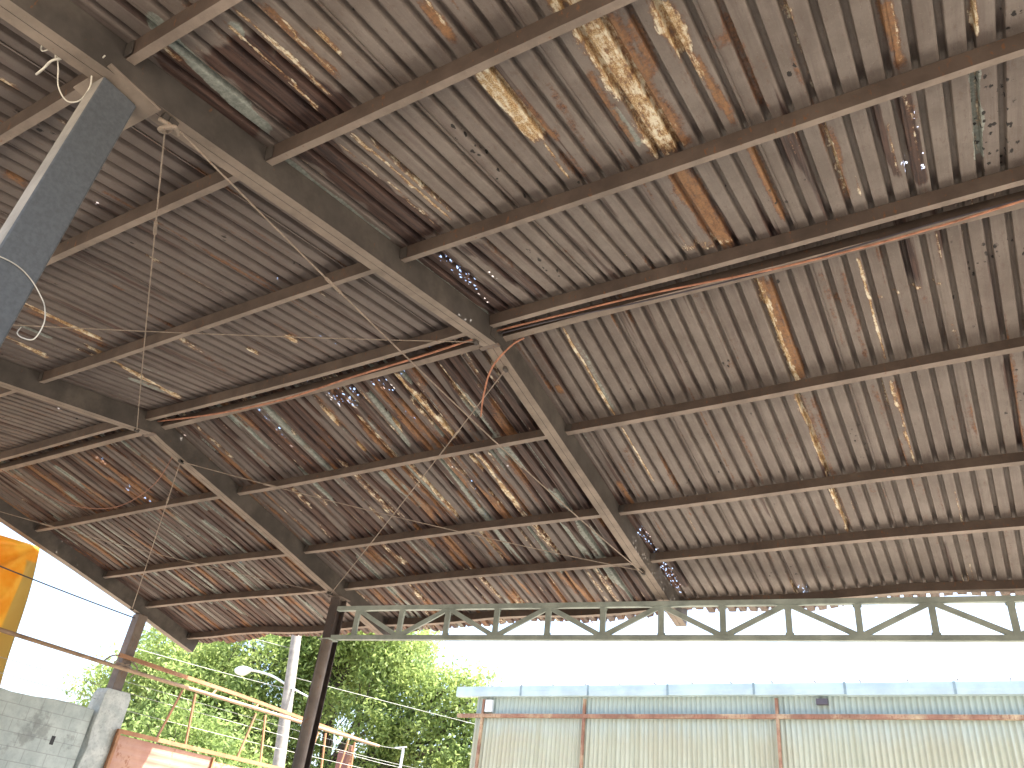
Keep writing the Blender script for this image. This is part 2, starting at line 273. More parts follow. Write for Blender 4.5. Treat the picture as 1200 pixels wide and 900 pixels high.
def sheet_mat():
    t = NT('weathered_corrugated_iron'); o = t.obj()
    geo = t.node('ShaderNodeNewGeometry')
    st = t.noise(t.scale(o, (14, .55, 1)), 1, 6, .65)        # long streaks along the fall
    st2 = t.noise(t.scale(o, (45, 2.2, 1)), 1, 4, .6)
    cl = t.noise(o, 2.3, 6, .65); sp = t.noise(o, 26, 6, .75); fine = t.noise(o, 110, 3, .7)
    shade_tint = t.attr('shade_tint')
    paint = t.mix(t.ramp(cl, .3, .7), (.175, .145, .122), (.25, .215, .185))
    paint = t.mix(t.ma('MULTIPLY', t.ramp(st, .45, .7), .5), paint, (.135, .10, .088))
    paint = t.mix(t.ma('MULTIPLY', t.ramp(st2, .55, .8), .3), paint, (.30, .28, .25))
    paint = t.mix(t.ma('MULTIPLY', t.ramp(t.noise(t.scale(o, (30, 9, 20)), 1, 6, .75), .54, .66), .45), paint, (.15, .10, .078))
    paint = t.mix(t.ma('MULTIPLY', t.ramp(t.noise(o, 55, 5, .8), .58, .68), .4), paint, (.34, .31, .27))
    paint = t.mix(t.ma('MULTIPLY', t.ramp(t.noise(t.scale(o, (120, 6, 60)), 1, 3, .6), .62, .72), .5), paint, (.12, .10, .09))
    c = t.mix(shade_tint, paint, (.088, .070, .068))
    def thr(a, k, n, lo=.45, hi=.6):
        # attribute strength pushed through noise so edges break up
        return t.ramp(t.ma('ADD', t.attr(a), t.ma('MULTIPLY', t.ma('SUBTRACT', n, .5), k)), lo, hi)
    dk = thr('dark', 1.3, st, .3, .62)
    dcol = t.mix(t.ramp(st2, .35, .65), (.040, .026, .024), (.105, .062, .048))
    c = t.mix(dk, c, dcol)
    gv = thr('galv', 1.2, t.ma('ADD', t.ma('MULTIPLY', st, .6), t.ma('MULTIPLY', sp, .4)), .42, .58)
    gcol = t.mix(t.ramp(sp, .35, .65), (.20, .23, .205), (.36, .395, .35))
    c = t.mix(t.ma('MULTIPLY', gv, .85), c, gcol)
    lng = t.noise(t.scale(o, (38, 7, 20)), 1, 6, .72); blot = t.noise(o, 9, 5, .7)
    rmix = t.ma('ADD', t.ma('MULTIPLY', sp, .35), t.ma('ADD', t.ma('MULTIPLY', lng, .35), t.ma('MULTIPLY', blot, .3)))
    halo = t.ma('MAXIMUM', t.attr('rust'), t.ma('MULTIPLY', t.attr('flake'), 1.15))
    ru = t.ramp(t.ma('ADD', halo, t.ma('MULTIPLY', t.ma('SUBTRACT', rmix, .5), 3.2)), .34, .88)
    rc = t.mix(t.ramp(t.noise(o, 42, 5, .75), .36, .64), (.055, .026, .018), (.24, .10, .042))
    rc = t.mix(t.ma('MULTIPLY', t.ramp(t.ma('ADD', halo, t.ma('MULTIPLY', lng, .9)), 1.05, 1.5), .6), rc, (.44, .24, .10))
    c = t.mix(t.ma('MULTIPLY', ru, .9), c, rc)
    fl = t.ramp(t.ma('ADD', t.attr('flake'), t.ma('MULTIPLY', t.ma('SUBTRACT', t.ma('ADD', t.ma('MULTIPLY', lng, .5), t.ma('ADD', t.ma('MULTIPLY', sp, .25), t.ma('MULTIPLY', blot, .25))), .5), 3.8)), .50, .85)
    fcol = t.mix(t.ramp(fine, .38, .60), (.30, .15, .05), (.66, .50, .27))
    fcol = t.mix(t.ramp(t.ma('ADD', t.ma('MULTIPLY', blot, .5), t.ma('MULTIPLY', lng, .5)), .47, .60), fcol, (.82, .77, .60))
    c = t.mix(t.ma('MULTIPLY', fl, .95), c, fcol)
    # black torn paint flecks
    v = t.node('ShaderNodeTexVoronoi'); t.lk(t.scale(o, (19, 11, 15)), v.inputs['Vector']); v.inputs['Scale'].default_value = 1
    vd = t.ma('ADD', v.outputs['Distance'], t.ma('MULTIPLY', t.ma('SUBTRACT', sp, .5), .9))
    bl = t.ma('MULTIPLY', t.ramp(vd, .30, .20), t.ramp(t.ma('ADD', t.attr('fleck'), t.ma('MULTIPLY', t.noise(o, 6, 3, .6), .6)), .72, .8))
    c = t.mix(bl, c, (.02, .017, .015))
    c = t.mix(t.ma('MULTIPLY', t.ramp(fine, .6, .75), .18), c, (.5, .45, .38))
    t.fin(c, .62, 0, .35)
    t.bump(t.ma('ADD', sp, t.ma('MULTIPLY', fine, .5)), .3, .004)
    # rust holes: real gaps in the metal
    w = t.node('ShaderNodeTexVoronoi'); t.lk(t.scale(o, (30, 15, 22)), w.inputs['Vector']); w.inputs['Scale'].default_value = 1
    hd = t.ma('ADD', w.outputs['Distance'], t.ma('MULTIPLY', t.ma('SUBTRACT', t.noise(o, 60, 3, .7), .5), 1.0))
    hole = t.ma('MULTIPLY', t.ma('LESS_THAN', hd, .24), t.ma('GREATER_THAN', t.ma('ADD', t.attr('hole'), t.ma('MULTIPLY', t.noise(o, 9, 3, .6), .75)), .74))
    tr = t.node('ShaderNodeBsdfTransparent'); mx = t.node('ShaderNodeMixShader')
    t.lk(hole, mx.inputs[0]); t.lk(t.b.outputs[0], mx.inputs[1]); t.lk(tr.outputs[0], mx.inputs[2]); t.lk(mx.outputs[0], t.out.inputs[0])
    return t.m
SHEET = sheet_mat()
PITCH = .156; NR = 6; SW = PITCH*NR
# rib profile over one pitch: (x fraction, height above the pan); pans face down
PROF = [(0, 0), (.16, 0), (.32, 0), (.48, 0), (.62, 0), (.63, .003), (.668, .055), (.68, .058), (.905, .058), (.915, .055), (.958, .003), (.968, 0)]
_lat = rng.random((64, 64))
def vnoise(x, y):
    xi = np.floor(x).astype(int); yi = np.floor(y).astype(int); fx = x-xi; fy = y-yi
    fx = fx*fx*(3-2*fx); fy = fy*fy*(3-2*fy)
    g = lambda a, b: _lat[a % 64, b % 64]
    return (g(xi, yi)*(1-fx)+g(xi+1, yi)*fx)*(1-fy)+(g(xi, yi+1)*(1-fx)+g(xi+1, yi+1)*fx)*fy
def fbm(x, y): return (vnoise(x, y)*.5+vnoise(x*2.1+9, y*2.1+3)*.3+vnoise(x*4.3+5, y*4.3+7)*.2)
sst = lambda v, a, b: (lambda u: u*u*(3-2*u))(np.clip((v-a)/(b-a), 0, 1))
def make_sheet(xs, s, idx):
    cols = []
    for k in range(NR):
        for fr, h in PROF: cols.append((xs+(k+fr)*PITCH, h))
    cols.append((xs+SW, 0)); cols.append((xs+SW+.018, 0)); cols.append((xs+SW+.0185, -.007))
    cx = np.array([c[0] for c in cols]); ch = np.array([c[1] for c in cols])
    d0, d1 = .015, DE+random.uniform(-.05, .05); nr = 130
    dd = np.linspace(d0, d1, nr)
    X, D = np.meshgrid(cx, dd); Hh = np.tile(ch, (nr, 1)) + PD + .004 + (.003 if idx % 2 else 0)
    Hh = Hh + .006*(fbm(X*1.3+s*7, D*1.1)-.5)
    # torn and curled eave edge
    e = sst(D, DE-.25, DE); Hh = Hh + e*(.05*(fbm(X*1.5, D*2+idx)-.5))
    tear = (fbm(X*3.1+idx*3, D*0+s*5)-.35)*.22*(1 if s > 0 else .6)
    Dt = D-sst(D, DE-.3, DE)*np.maximum(0, tear)
    Zo = np.array([[zoff(x, d) for x in cx] for d in dd])
    Y = YR+s*Dt+s*Hh*math.sin(SL); Z = HZ-Dt*T+Hh*math.cos(SL)+Zo
    me = bpy.data.meshes.new('roof_sheet'); nv = X.size; nc = len(cx)
    me.vertices.add(nv); me.vertices.foreach_set('co', np.stack([X, Y, Z], -1).astype('f').ravel())
    i, j = np.meshgrid(np.arange(nr-1), np.arange(nc-1), indexing='ij'); a = (i*nc+j).ravel()
    q = np.stack([a, a+1, a+nc+1, a+nc], 1) if s > 0 else np.stack([a, a+nc, a+nc+1, a+1], 1)
    me.loops.add(q.size); me.loops.foreach_set('vertex_index', q.ravel().astype('i'))
    me.polygons.add(len(q)); me.polygons.foreach_set('loop_start', (np.arange(len(q))*4).astype('i'))
    me.update(calc_edges=True); me.validate()
    A = {k: np.zeros_like(X) for k in ('rust', 'flake', 'galv', 'dark', 'hole', 'fleck', 'shade_tint')}
    DS = s*D                                   # signed distance from the ridge
    for (xa, ya, xb, yb, w, ty, st) in STREAKS:
        if max(xa, xb)+w*2 < cx[0] or min(xa, xb)-w*2 > cx[-1]: continue
        xm = (xa+xb)/2; xa2 = xm+(xa-xm)*.5; xb2 = xm+(xb-xm)*.5
        lo, hi = min(ya, yb), max(ya, yb); L = max(hi-lo, .03)
        u = np.clip((DS-ya)/(yb-ya if abs(yb-ya) > 1e-3 else .03), 0, 1)
        xc = xa2+(xb2-xa2)*u+(fbm(DS*3+xa*5, X*0+w*9)-.5)*.035
        wl = w*(.55+.9*fbm(DS*4+xa*3, X*0+ty.__hash__() % 7 if 0 else DS*0+xa))
        wl = np.maximum(wl, .016)
        fx = 1-sst(np.abs(X-xc), wl*.35, wl*.75+.006)
        end = min(.12, L*.3)
        fy = sst(DS, lo-end*.5, lo+end)*(1-sst(DS, hi-end, hi+end*.5))
        v = fx*fy*st
        k = {'r': 'rust', 'y': 'flake', 'g': 'galv', 'd': 'dark', 'h': 'hole', 'b': 'fleck'}[ty]
        if k == 'dark':
            A[k] = np.maximum(A[k], v)
        else: A[k] = np.maximum(A[k], v)
    # general weathering: worst in the middle and left bays, near the ridge and the rafters
    bay = sst(X, -4.1, -3.3)                   # 1 = right bay
    far = 1.0 if s > 0 else 0.0
    band = fbm(X*5.5+s*13, D*.35+idx*.1); band2 = fbm(X*8+31+s*3, D*.5)
    A['dark'] = np.maximum(A['dark'], (1-bay)*(.30+.60*far)*sst(band, .40, .6))
    A['galv'] = np.maximum(A['galv'], (1-bay)*(.12+.50*far)*sst(band2, .62, .72))
    A['rust'] = np.maximum(A['rust'], (1-bay)*(.18+.65*far)*sst(fbm(X*6.5+71, D*.8+s), .52, .72))
    A['rust'] = np.maximum(A['rust'], bay*.42*sst(fbm(X*6.5+17, D*.9+s*3), .6, .78))
    A['flake'] = np.maximum(A['flake'], (1-bay)*(.10+.50*far)*sst(fbm(X*9+3, D*1.1+s*9), .62, .74))
    A['rust'] = np.maximum(A['rust'], .5*far*sst(D, 5.0, 5.7))
    thin = fbm(X*21+40, D*.55+s*17); A['flake'] = np.maximum(A['flake'], .62*sst(thin, .74, .82)*sst(fbm(X*2.2+7, D*.8+s*2), .45, .62))
    thin2 = fbm(X*17+11, D*.4+s*5); A['rust'] = np.maximum(A['rust'], .75*sst(thin2, .68, .78)*sst(fbm(X*1.7+27, D*.7+s*4), .42, .6))
    A['dark'] = np.maximum(A['dark'], .55*sst(fbm(X*6+61, D*.3+s*9), .66, .76))
    calm = 1-.55*sst(-X, 9.4, 10.2)             # the end bay is streaked but less flaked
    A['flake'] *= calm; A['hole'] *= 1-.3*(1-calm)
    # rusted where sheets lap
    lap = np.exp(-((X-xs)/.02)**2)+np.exp(-((X-xs-SW)/.02)**2)
    A['rust'] = np.maximum(A['rust'], lap*.45*sst(fbm(X*0+xs*7, D*1.5), .4, .6))
    A['hole'] = np.maximum(A['hole'], (1-bay)*.27*sst(fbm(X*4+50, D*1.3+s*21), .62, .75))
    A['fleck'] = np.maximum(A['fleck'], .45*sst(fbm(X*3.3+90, D*1.6+s*2), .6, .74))
    A['shade_tint'] += (1-bay)*(.40 if far else .42)+random.uniform(0, .10)+.25*sst(-X, 3.3, 4.2)*0  # shade of the left bays painted darker, plus random tone per sheet
    for k, arr in A.items():
        at = me.attributes.new(k, 'FLOAT', 'POINT'); at.data.foreach_set('value', arr.astype('f').ravel())
    me.materials.append(SHEET)
    o = bpy.data.objects.new('roof_sheet', me); COL.objects.link(o); o.parent = shed
    o.matrix_parent_inverse = Matrix.Translation(-shed.location)
    return o
nsh = int(math.ceil((X1-X0)/SW))
for s in (-1, 1):
    for i in range(nsh): make_sheet(X0+i*SW, s, i)
# folded ridge cap
rc = MB(); n = 60
for i in range(n):
    xa = X0-.05+(X1-X0+.2)*i/n; xb = X0-.05+(X1-X0+.2)*(i+1)/n
    for s in (-1, 1):
        rc.add([Vector((xa, YR, P(xa, 1, 0, PD+.074).z+.006)), Vector((xb, YR, P(xb, 1, 0, PD+.074).z+.006)), P(xb, s, .26, PD+.062), P(xa, s, .26, PD+.070)], [(0, 1, 2, 3)])
rc.build('ridge_cap', M['column_grey'], shed)

# C-section purlins: web towards the camera, lips on the far side
def cprof(w, h, t=.004, lip=.02):
    return [(0, 0), (w, 0), (w, lip), (w-t, lip), (w-t, t), (t, t), (t, h-t), (w-t, h-t), (w-t, h-lip), (w, h-lip), (w, h), (0, h)]
def purlin(s, d, xa, xb, w=.062, mat=None):
    n = max(2, int((xb-xa)/.7)); path = [P(xa+(xb-xa)*i/n, s, d) for i in range(n+1)]
    # sweeping along +x: side axis = t x up points to -y, so mirror the profile to open away from the camera
    m = MB().sweep(path, [(-a+.0, b) for a, b in cprof(w, PD)], NUP(s))
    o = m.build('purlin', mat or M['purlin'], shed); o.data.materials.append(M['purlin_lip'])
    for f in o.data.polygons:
        if f.normal.z < -.8: f.material_index = 1  # down-facing faces take the painted-lit tone
    return o
RW, RD = .16, .27
for i in range(len(FR)-1):
    xa, xb = FR[i]+RW/2+.002, FR[i+1]-RW/2-.002
    for d in ROWS_N: purlin(-1, d+.03, xa, xb)
    for d in ROWS_F: purlin(1, d-.03, xa, xb)
    purlin(-1, .19, xa, xb, .075); purlin(1, .06, xa, xb, .075)
# rafters: two channels toe to toe
def rafter(x):
    dl = [5.72, 5.0, 4.2, 3.4, 2.6, 1.7, .9, .25]
    path = [P(x, -1, d, PD-RD) for d in dl]+[P(x, -1, 0, PD-RD)]+[P(x, 1, d, PD-RD) for d in reversed(dl)]
    ups = [NUP(-1)]*len(dl)+[Vector((0, 0, 1))]+[NUP(1)]*len(dl)
    a = RW/2; h = RD-.002; g = .0022
    pr = [(-a, 0), (-g, 0), (-g, .05), (g, .05), (g, 0), (a, 0), (a, h), (-a, h)]
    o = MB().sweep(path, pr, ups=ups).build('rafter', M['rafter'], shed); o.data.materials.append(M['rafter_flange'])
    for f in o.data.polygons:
        if f.normal.z < -.8: f.material_index = 1  # undersides get the painted-lit colour, sides keep the painted shade
    return o
for x in FR:
    o = rafter(x); c = P(x, 1, 0, PD-RD)
    MB().box(x-RW/2-.05, x+RW/2+.02, YR-.03, YR+.03, c.z-.014, c.z-.003).build('seam_plate', M['column_grey'], o)
    for sg in (-1, 1):
        xx = x+sg*(RW/2+.005)
        MB().box(xx-.003, xx+.003, YR-.15, YR+.15, c.z+.02, c.z+.25).build('gusset_plate', M['rafter'], o)
    for s, rows in ((-1, ROWS_N), (1, ROWS_F)):
        for d in rows:
            dd = d+.03 if s < 0 else d-.03
            for sg in (-1, 1):
                p0 = P(x+sg*(RW/2+.004), s, dd-s*.006, .004); p1 = P(x+sg*(RW/2+.075), s, dd-s*.006, .004)
                MB().sweep([p0, p1], [(.002*sg, 0), (.009*sg, 0), (.009*sg, .10), (.002*sg, .10)], NUP(s)).build('purlin_cleat', M['rafter'], o)
# columns
def rz(x, s, d): return P(x, s, d, PD-RD).z
def channel_column(x, y, ztop, w=.30, dep=.15):
    """wide web towards +x, flanges along its edges"""
    m = MB(); f = .012
    m.box(x-.006, x+.006, y-w/2+f, y+w/2-f, 0, ztop)
    m.box(x-dep/2, x+dep/2, y-w/2, y-w/2+f, 0, ztop); m.box(x-dep/2, x+dep/2, y+w/2-f, y+w/2, 0, ztop)
    return m
YN, YF = YR-4.15, YR+4.28
for x in FR:
    xc = x-.085; YN = 1.255; zt = rz(x, -1, YR-YN)-.012
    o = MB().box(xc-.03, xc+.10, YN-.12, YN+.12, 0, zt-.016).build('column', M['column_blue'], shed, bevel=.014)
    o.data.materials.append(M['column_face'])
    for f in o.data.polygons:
        if f.normal.y < -.8: f.material_index = 1  # outward face gets the painted daylight tone
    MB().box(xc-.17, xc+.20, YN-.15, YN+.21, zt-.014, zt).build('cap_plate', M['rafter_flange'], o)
    MB().box(xc-.20, xc+.20, YN-.22, YN+.22, 0.0, .016).build('base_plate', M['column_grey'], o)
for x in (FR[0], FR[1], FR[3], FR[4]):
    zt = rz(x, 1, YF-YR)-.004
    if x == FR[0]:
        MB().box(x-.10, x+.10, YF-.10, YF+.10, EYE+2.36, zt).build('column', M['column_grey'], shed, bevel=.006)
    else:
        h_ = .095; f = .013; w_ = .006
        pr = [(-h_, -h_), (h_, -h_), (h_, -h_+f), (w_, -h_+f), (w_, h_-f), (h_, h_-f), (h_, h_), (-h_, h_), (-h_, h_-f), (-w_, h_-f), (-w_, -h_+f), (-h_, -h_+f)]
        c = MB().sweep([(x, YF, .0), (x, YF, zt)], pr, (0, 1, 0)).build('column', M['column_dark'], shed)
        MB().box(x-.17, x+.17, YF-.17, YF+.17, .0, .016).build('base_plate', M['column_grey'], c)
        MB().box(x-.14, x+.14, YF-.13, YF+.13, zt-.012, zt+.002).build('cap_plate', M['column_grey'], c)
# round stub post bolted to column, carrying the truss
st = MB().tube([(-9.33, 9.52, 0), (-9.33, 9.52, EYE+3.07)], .085, 16).build('truss_post', M['column_grey'], shed, smooth=False)
MB().box(-9.44, -9.20, 9.41, 9.63, EYE+3.07, EYE+3.082).build('cap_plate', M['truss'], st)

# brace rods
def rod(a, b, drop=.03, r=.007, name='brace_rod'):
    pth = sag(a, b, drop, 20); m = MB().tube(pth, r, 6)
    o = m.build(name, M['rod'], shed)
    tb = MB(); k = 4; p = Vector(pth[k]); dirv = (Vector(pth[k+1])-Vector(pth[k-1])).normalized()
    tb.tube([p-dirv*.09, p+dirv*.09], .014, 6); tb.build('turnbuckle', M['rod'], o)
    for e in (pth[0], pth[-1]):
        MB().box(e.x-.018, e.x+.018, e.y-.03, e.y+.03, e.z-.02, e.z+.03).build('rod_lug', M['rafter'], o)
BB = PD-RD-.015
A_, B_, C_ = FR[2], FR[1], FR[0]
rod(P(A_+.05, -1, 3.92, BB-.02), P(B_+.03, -1, .25, BB), .02, .0055)
rod(P(B_, -1, 4.1, BB), P(A_-.06, -1, .22, BB), .05, .005)
rod(P(A_, 1, .36, BB), P(B_-.03, 1, 4.12, BB), .02)
rod(P(B_+.02, 1, .62, BB), P(A_-.02, 1, 4.22, BB), .06, .006)
rod(P(B_+.02, 1, .60, BB), P(C_+.05, 1, 4.05, BB), .02)
rod(P(C_+.05, 1, .6, BB), P(B_-.06, 1, 4.1, BB), .06, .006)
rod(P(A_+.06, -1, 3.88, BB-.03), P(A_+.0, 1, 4.25, BB-.02), .10, .007, 'tie_rod')

# ------------------------------------------------------------------ lattice truss
tr = empty('lattice_truss', (-9.29, 9.6, EYE+3.1), 'pale green welded lattice truss spanning right from the dark column under the eave', 'truss')
ta = Vector((-9.32, 9.596, 0)); td = Vector((9.52, 1.37, 0)).normalized(); tn = Vector((-td.y, td.x, 0))
TZ0, TZ1 = EYE+3.10, EYE+3.64; LT = 11.0
def tp(l, z, off=0): return ta+td*l+tn*off+Vector((0, 0, z))
def chord(z, flip):
    # light gauge channel, open on the far side
    w = .075; h = .070; t_ = .003
    pr = [(0, 0), (w, 0), (w, .015), (w-t_, .015), (w-t_, t_), (t_, t_), (t_, h-t_), (w-t_, h-t_), (w-t_, h-.015), (w, h-.015), (w, h), (0, h)]
    pr = [(w/2-a_, b_*flip) for a_, b_ in pr]
    return MB().sweep([tp(0, z), tp(LT, z)], pr).build('chord', M['truss'], tr)
chord(TZ0, 1); chord(TZ1, -1)
xs = [-8.89+.81*k*(1+.002*k) for k in range(13)]
ls = [(x+9.29)/td.x for x in xs if (x+9.29)/td.x < LT-.1]
for k, l in enumerate(ls):
    MB().bar(tp(l, TZ0+.055), tp(l, TZ1-.055), .080, .045, tn).build('vertical_web', M['truss'], tr)
    for zg in (TZ0+.085, TZ1-.085): MB().bar(tp(l-.055, zg, .012), tp(l+.055, zg, .012), .004, .05, (0, 0, 1)).build('gusset_plate', M['truss'], tr)
    if k+1 < len(ls):
        l2 = ls[k+1]
        a, b = (TZ1-.072, TZ0+.072) if k % 2 == 0 else (TZ0+.072, TZ1-.072)
        MB().bar(tp(l+.03, a), tp(l2-.03, b), .068, .038, tn).build('diagonal_web', M['truss'], tr)
tag(MB().tube(sag(tp(5.05, TZ0-.012), tp(5.06, TZ0-.30), 0, 6, .003), .003, 5).build('hanging_wire', M['black_wire']),
    'short dark wire dangling below the bottom chord of the green truss', 'wire')

# ------------------------------------------------------------------ cables and loose wires on the shed
def cable(path, r, mat, name, label, cat='cable', group=None):
    return tag(MB().tube(path, r, 6).build(name, mat, smooth=True), label, cat, group)
def smooth_path(pts, n=8):
    pts = [Vector(p) for p in pts]; out = []
    for i in range(len(pts)-1):
        p0 = pts[max(i-1, 0)]; p1 = pts[i]; p2 = pts[i+1]; p3 = pts[min(i+2, len(pts)-1)]
        for k in range(n):
            t = k/n; out.append(.5*((2*p1)+(p2-p0)*t+(2*p0-5*p1+4*p2-p3)*t*t+(3*p1-p0-3*p2+p3)*t**3))
    out.append(pts[-1]); return out
zr = HZ-.05
cable(smooth_path([(A_+.09, YR-.05, zr+.02), (-3.2, YR-.06, zr), (-2.2, YR-.03, zr+.0), (-1.0, YR+.02, zr-.045), (.2, YR+.03, zr-.03), (1.43, YR-.02, zr+.03)]), .010, M['orange_cable'],
      'orange_cable', 'orange power cable clipped along the ridge right of the middle rafter')
cable(smooth_path([(A_+.09, YR-.02, zr+.0), (-3.2, YR-.02, zr-.01), (-2.2, YR+.02, zr-.03), (-1.0, YR+.05, zr-.02), (.2, YR+.00, zr-.01), (1.43, YR+.02, zr+.02)]), .008, M['black_wire'],
      'dark_cable', 'thin dark cable slung beside the orange one along the ridge')
cable(smooth_path([(A_-.09, YR-.07, zr-.02), (-4.9, YR-.05, zr-.06), (-5.9, YR-.0, zr-.06), (-7.0, YR+.06, zr-.08), (-8.2, YR+.05, zr-.05), (B_+.1, YR-.02, zr+.02)]), .012, M['orange_cable'],
      'orange_cable', 'orange power cable along the ridge between the middle and the left rafter')
cable(smooth_path([(-3.66, YR+.12, zr-.02), (-3.80, YR+.10, zr-.10), (-4.02, YR+.13, zr-.30), (-4.22, YR+.33, zr-.47), (-4.34, YR+.50, zr-.62)]), .010, M['orange_cable'],
      'orange_cable', 'loose orange cable end hanging down at the apex of the middle rafter')
cable(smooth_path([(-12.9, 5.2, HZ-.25), (-12.2, 5.6, HZ-.55), (-11.7, 6.0, HZ-.72), (-11.0, 6.25, HZ-.72), (-10.2, 6.2, HZ-.5), (-9.5, 5.9, HZ-.22)]), .007, M['dusty_cable'],
      'orange_cable', 'slack orange cable drooping in a curve left of the left rafter')
E = EYE
cable(smooth_path([(-4.13, .92, E+3.84), (-4.16, .97, E+3.79), (-4.20, 1.03, E+3.72), (-4.18, 1.10, E+3.66), (-4.12, 1.14, E+3.68), (-4.06, 1.13, E+3.76), (-4.02, 1.09, E+3.82), (-3.95, 1.07, E+3.84), (-3.88, 1.06, E+3.86)]), .0045, M['white_wire'],
      'loose_wire', 'thin pale wire looping from the middle rafter to the blue grey column head', 'wire')
kn = smooth_path([(-4.05, .88, E+3.86), (-4.10, .92, E+3.83), (-4.06, .95, E+3.85), (-4.11, .90, E+3.87), (-4.14, .93, E+3.82), (-4.08, .94, E+3.81), (-4.16, .92, E+3.80), (-4.25, .93, E+3.80), (-4.36, .94, E+3.82)])
cable(kn, .007, M['white_wire'], 'rope_end', 'knotted pale rope end tied to the middle rafter beside the column head', 'rope')
cable(smooth_path([(-4.12, .88, E+3.85), (-4.18, .86, E+3.83), (-4.16, .83, E+3.86), (-4.12, .78, E+3.86)]), .0045, M['white_wire'],
      'loose_wire', 'short pale wire tail sticking up from the knotted rope', 'wire')
kn2 = smooth_path([(-3.90, 1.50, E+3.80), (-3.84, 1.55, E+3.76), (-3.92, 1.58, E+3.78), (-3.88, 1.52, E+3.72), (-3.80, 1.56, E+3.74), (-3.86, 1.62, E+3.77)])
cable(kn2, .016, M['rod'], 'wire_knot', 'rusty knot of wire holding two brace rods beside the blue grey column', 'wire')
cable(smooth_path([(-3.955, 1.05, E+2.36), (-3.955, 1.22, E+2.40), (-3.955, 1.33, E+2.38), (-3.92, 1.41, E+2.30), (-3.84, 1.42, E+2.21), (-3.74, 1.41, E+2.08), (-3.73, 1.40, E+1.98), (-3.80, 1.38, E+1.99), (-3.92, 1.39, E+2.06), (-4.0, 1.42, E+2.14)]), .003, M['white_wire'],
      'loose_wire', 'thin white wire looped around the blue grey column halfway down the left edge', 'wire')
# ------------------------------------------------------------------ block wall, pillar and gate along the left boundary
def block_mat():
    t = NT('painted_block_wall'); o = t.obj()
    sw = t.node('ShaderNodeSeparateXYZ'); t.lk(o, sw.inputs[0]); cb = t.node('ShaderNodeCombineXYZ')
    t.lk(sw.outputs[1], cb.inputs[0]); t.lk(sw.outputs[2], cb.inputs[1])
    b = t.node('ShaderNodeTexBrick'); t.lk(cb.outputs[0], b.inputs['Vector']); b.inputs['Scale'].default_value = 1
    b.inputs['Brick Width'].default_value = .41; b.inputs['Row Height'].default_value = .21; b.inputs['Mortar Size'].default_value = .008; b.inputs['Mortar Smooth'].default_value = .5
    n = t.noise(o, 3, 6, .65); n2 = t.noise(o, 18, 6, .7)
    c = t.mix(t.ramp(n, .3, .7), (.40, .46, .44), (.56, .62, .58))
    c = t.mix(t.ma('MULTIPLY', t.ramp(n2, .5, .72), .35), c, (.30, .34, .32))
    c = t.mix(t.ma('MULTIPLY', b.outputs['Fac'], .45), c, (.24, .25, .25))
    c = t.mix(t.ma('MULTIPLY', t.ramp(t.noise(o, 1.6, 6, .7), .56, .66), .5), c, (.17, .17, .16))
    h = t.ma('SUBTRACT', t.ma('MULTIPLY', n2, .6), b.outputs['Fac']); t.bump(h, .5, .012)
    return t.fin(c, .9)
BLK = block_mat()
wl = MB(); WX = -14.62
wall = MB()
ys = np.linspace(-9.0, 9.38, 47)  # unseen near length added to block light and darken the left side
prof = [(y, EYE+1.96+.035*math.sin(y*3)+0) for y in ys]
vs = []; fs = []
for i, (y, z) in enumerate(prof): vs += [(WX-.07, y, 0), (WX+.07, y, 0), (WX+.07, y, z), (WX-.07, y, z)]
for i in range(len(prof)-1):
    for k in range(4): fs.append((i*4+k, i*4+(k+1) % 4, i*4+4+(k+1) % 4, i*4+4+k))
fs += [(0, 1, 2, 3), tuple(len(vs)-4+k for k in (3, 2, 1, 0))]
wall.add(vs, fs); w_ = wall.build('block_wall', BLK); tag(w_, 'weathered pale concrete block wall below the orange tarp', 'wall')
MB().box(WX+.062, WX+.075, 8.78, 8.85, EYE+1.28, EYE+1.42).build('wall_hole', plain('dark_wall_void', (.03, .03, .03)), w_)
# vertical joint mortar ridge where wall meets pillar
pl = MB()
def quadcol(m, pts):   # list of (z, cx, cy, half)
    n = len(pts)
    vs = [];
    for z, cx, cy, hx, hy in pts: vs += [(cx-hx, cy-hy, z), (cx+hx, cy-hy, z), (cx+hx, cy+hy, z), (cx-hx, cy+hy, z)]
    fs = [(i*4+k, i*4+(k+1) % 4, i*4+4+(k+1) % 4, i*4+4+k) for i in range(n-1) for k in range(4)]
    m.add(vs, fs+[(0, 1, 2, 3), ((n-1)*4, (n-1)*4+1, (n-1)*4+2, (n-1)*4+3)])
quadcol(pl, [(0, -14.66, 9.72, .19, .30)]+[(z, -14.66+random.uniform(-.012, .012), 9.71+random.uniform(-.012, .012), .19+random.uniform(-.01, .012), .28+random.uniform(-.02, .015)) for z in np.linspace(.4, EYE+2.3, 12)]+[(EYE+2.38, -14.66, 9.71, .16, .24)])
t = NT('rough_pillar_render'); o = t.obj(); n = t.noise(o, 4, 6, .7); n2 = t.noise(o, 20, 6, .7)
c = t.mix(t.ramp(n, .35, .65), (.40, .44, .42), (.58, .61, .57)); c = t.mix(t.ma('MULTIPLY', t.ramp(n2, .5, .7), .5), c, (.22, .23, .22)); t.bump(n2, .7, .02)
tag(pl.build('concrete_pillar', t.fin(c, .9), bevel=.01), 'rough grey concrete pillar at the end of the block wall carrying the corner post', 'pillar')

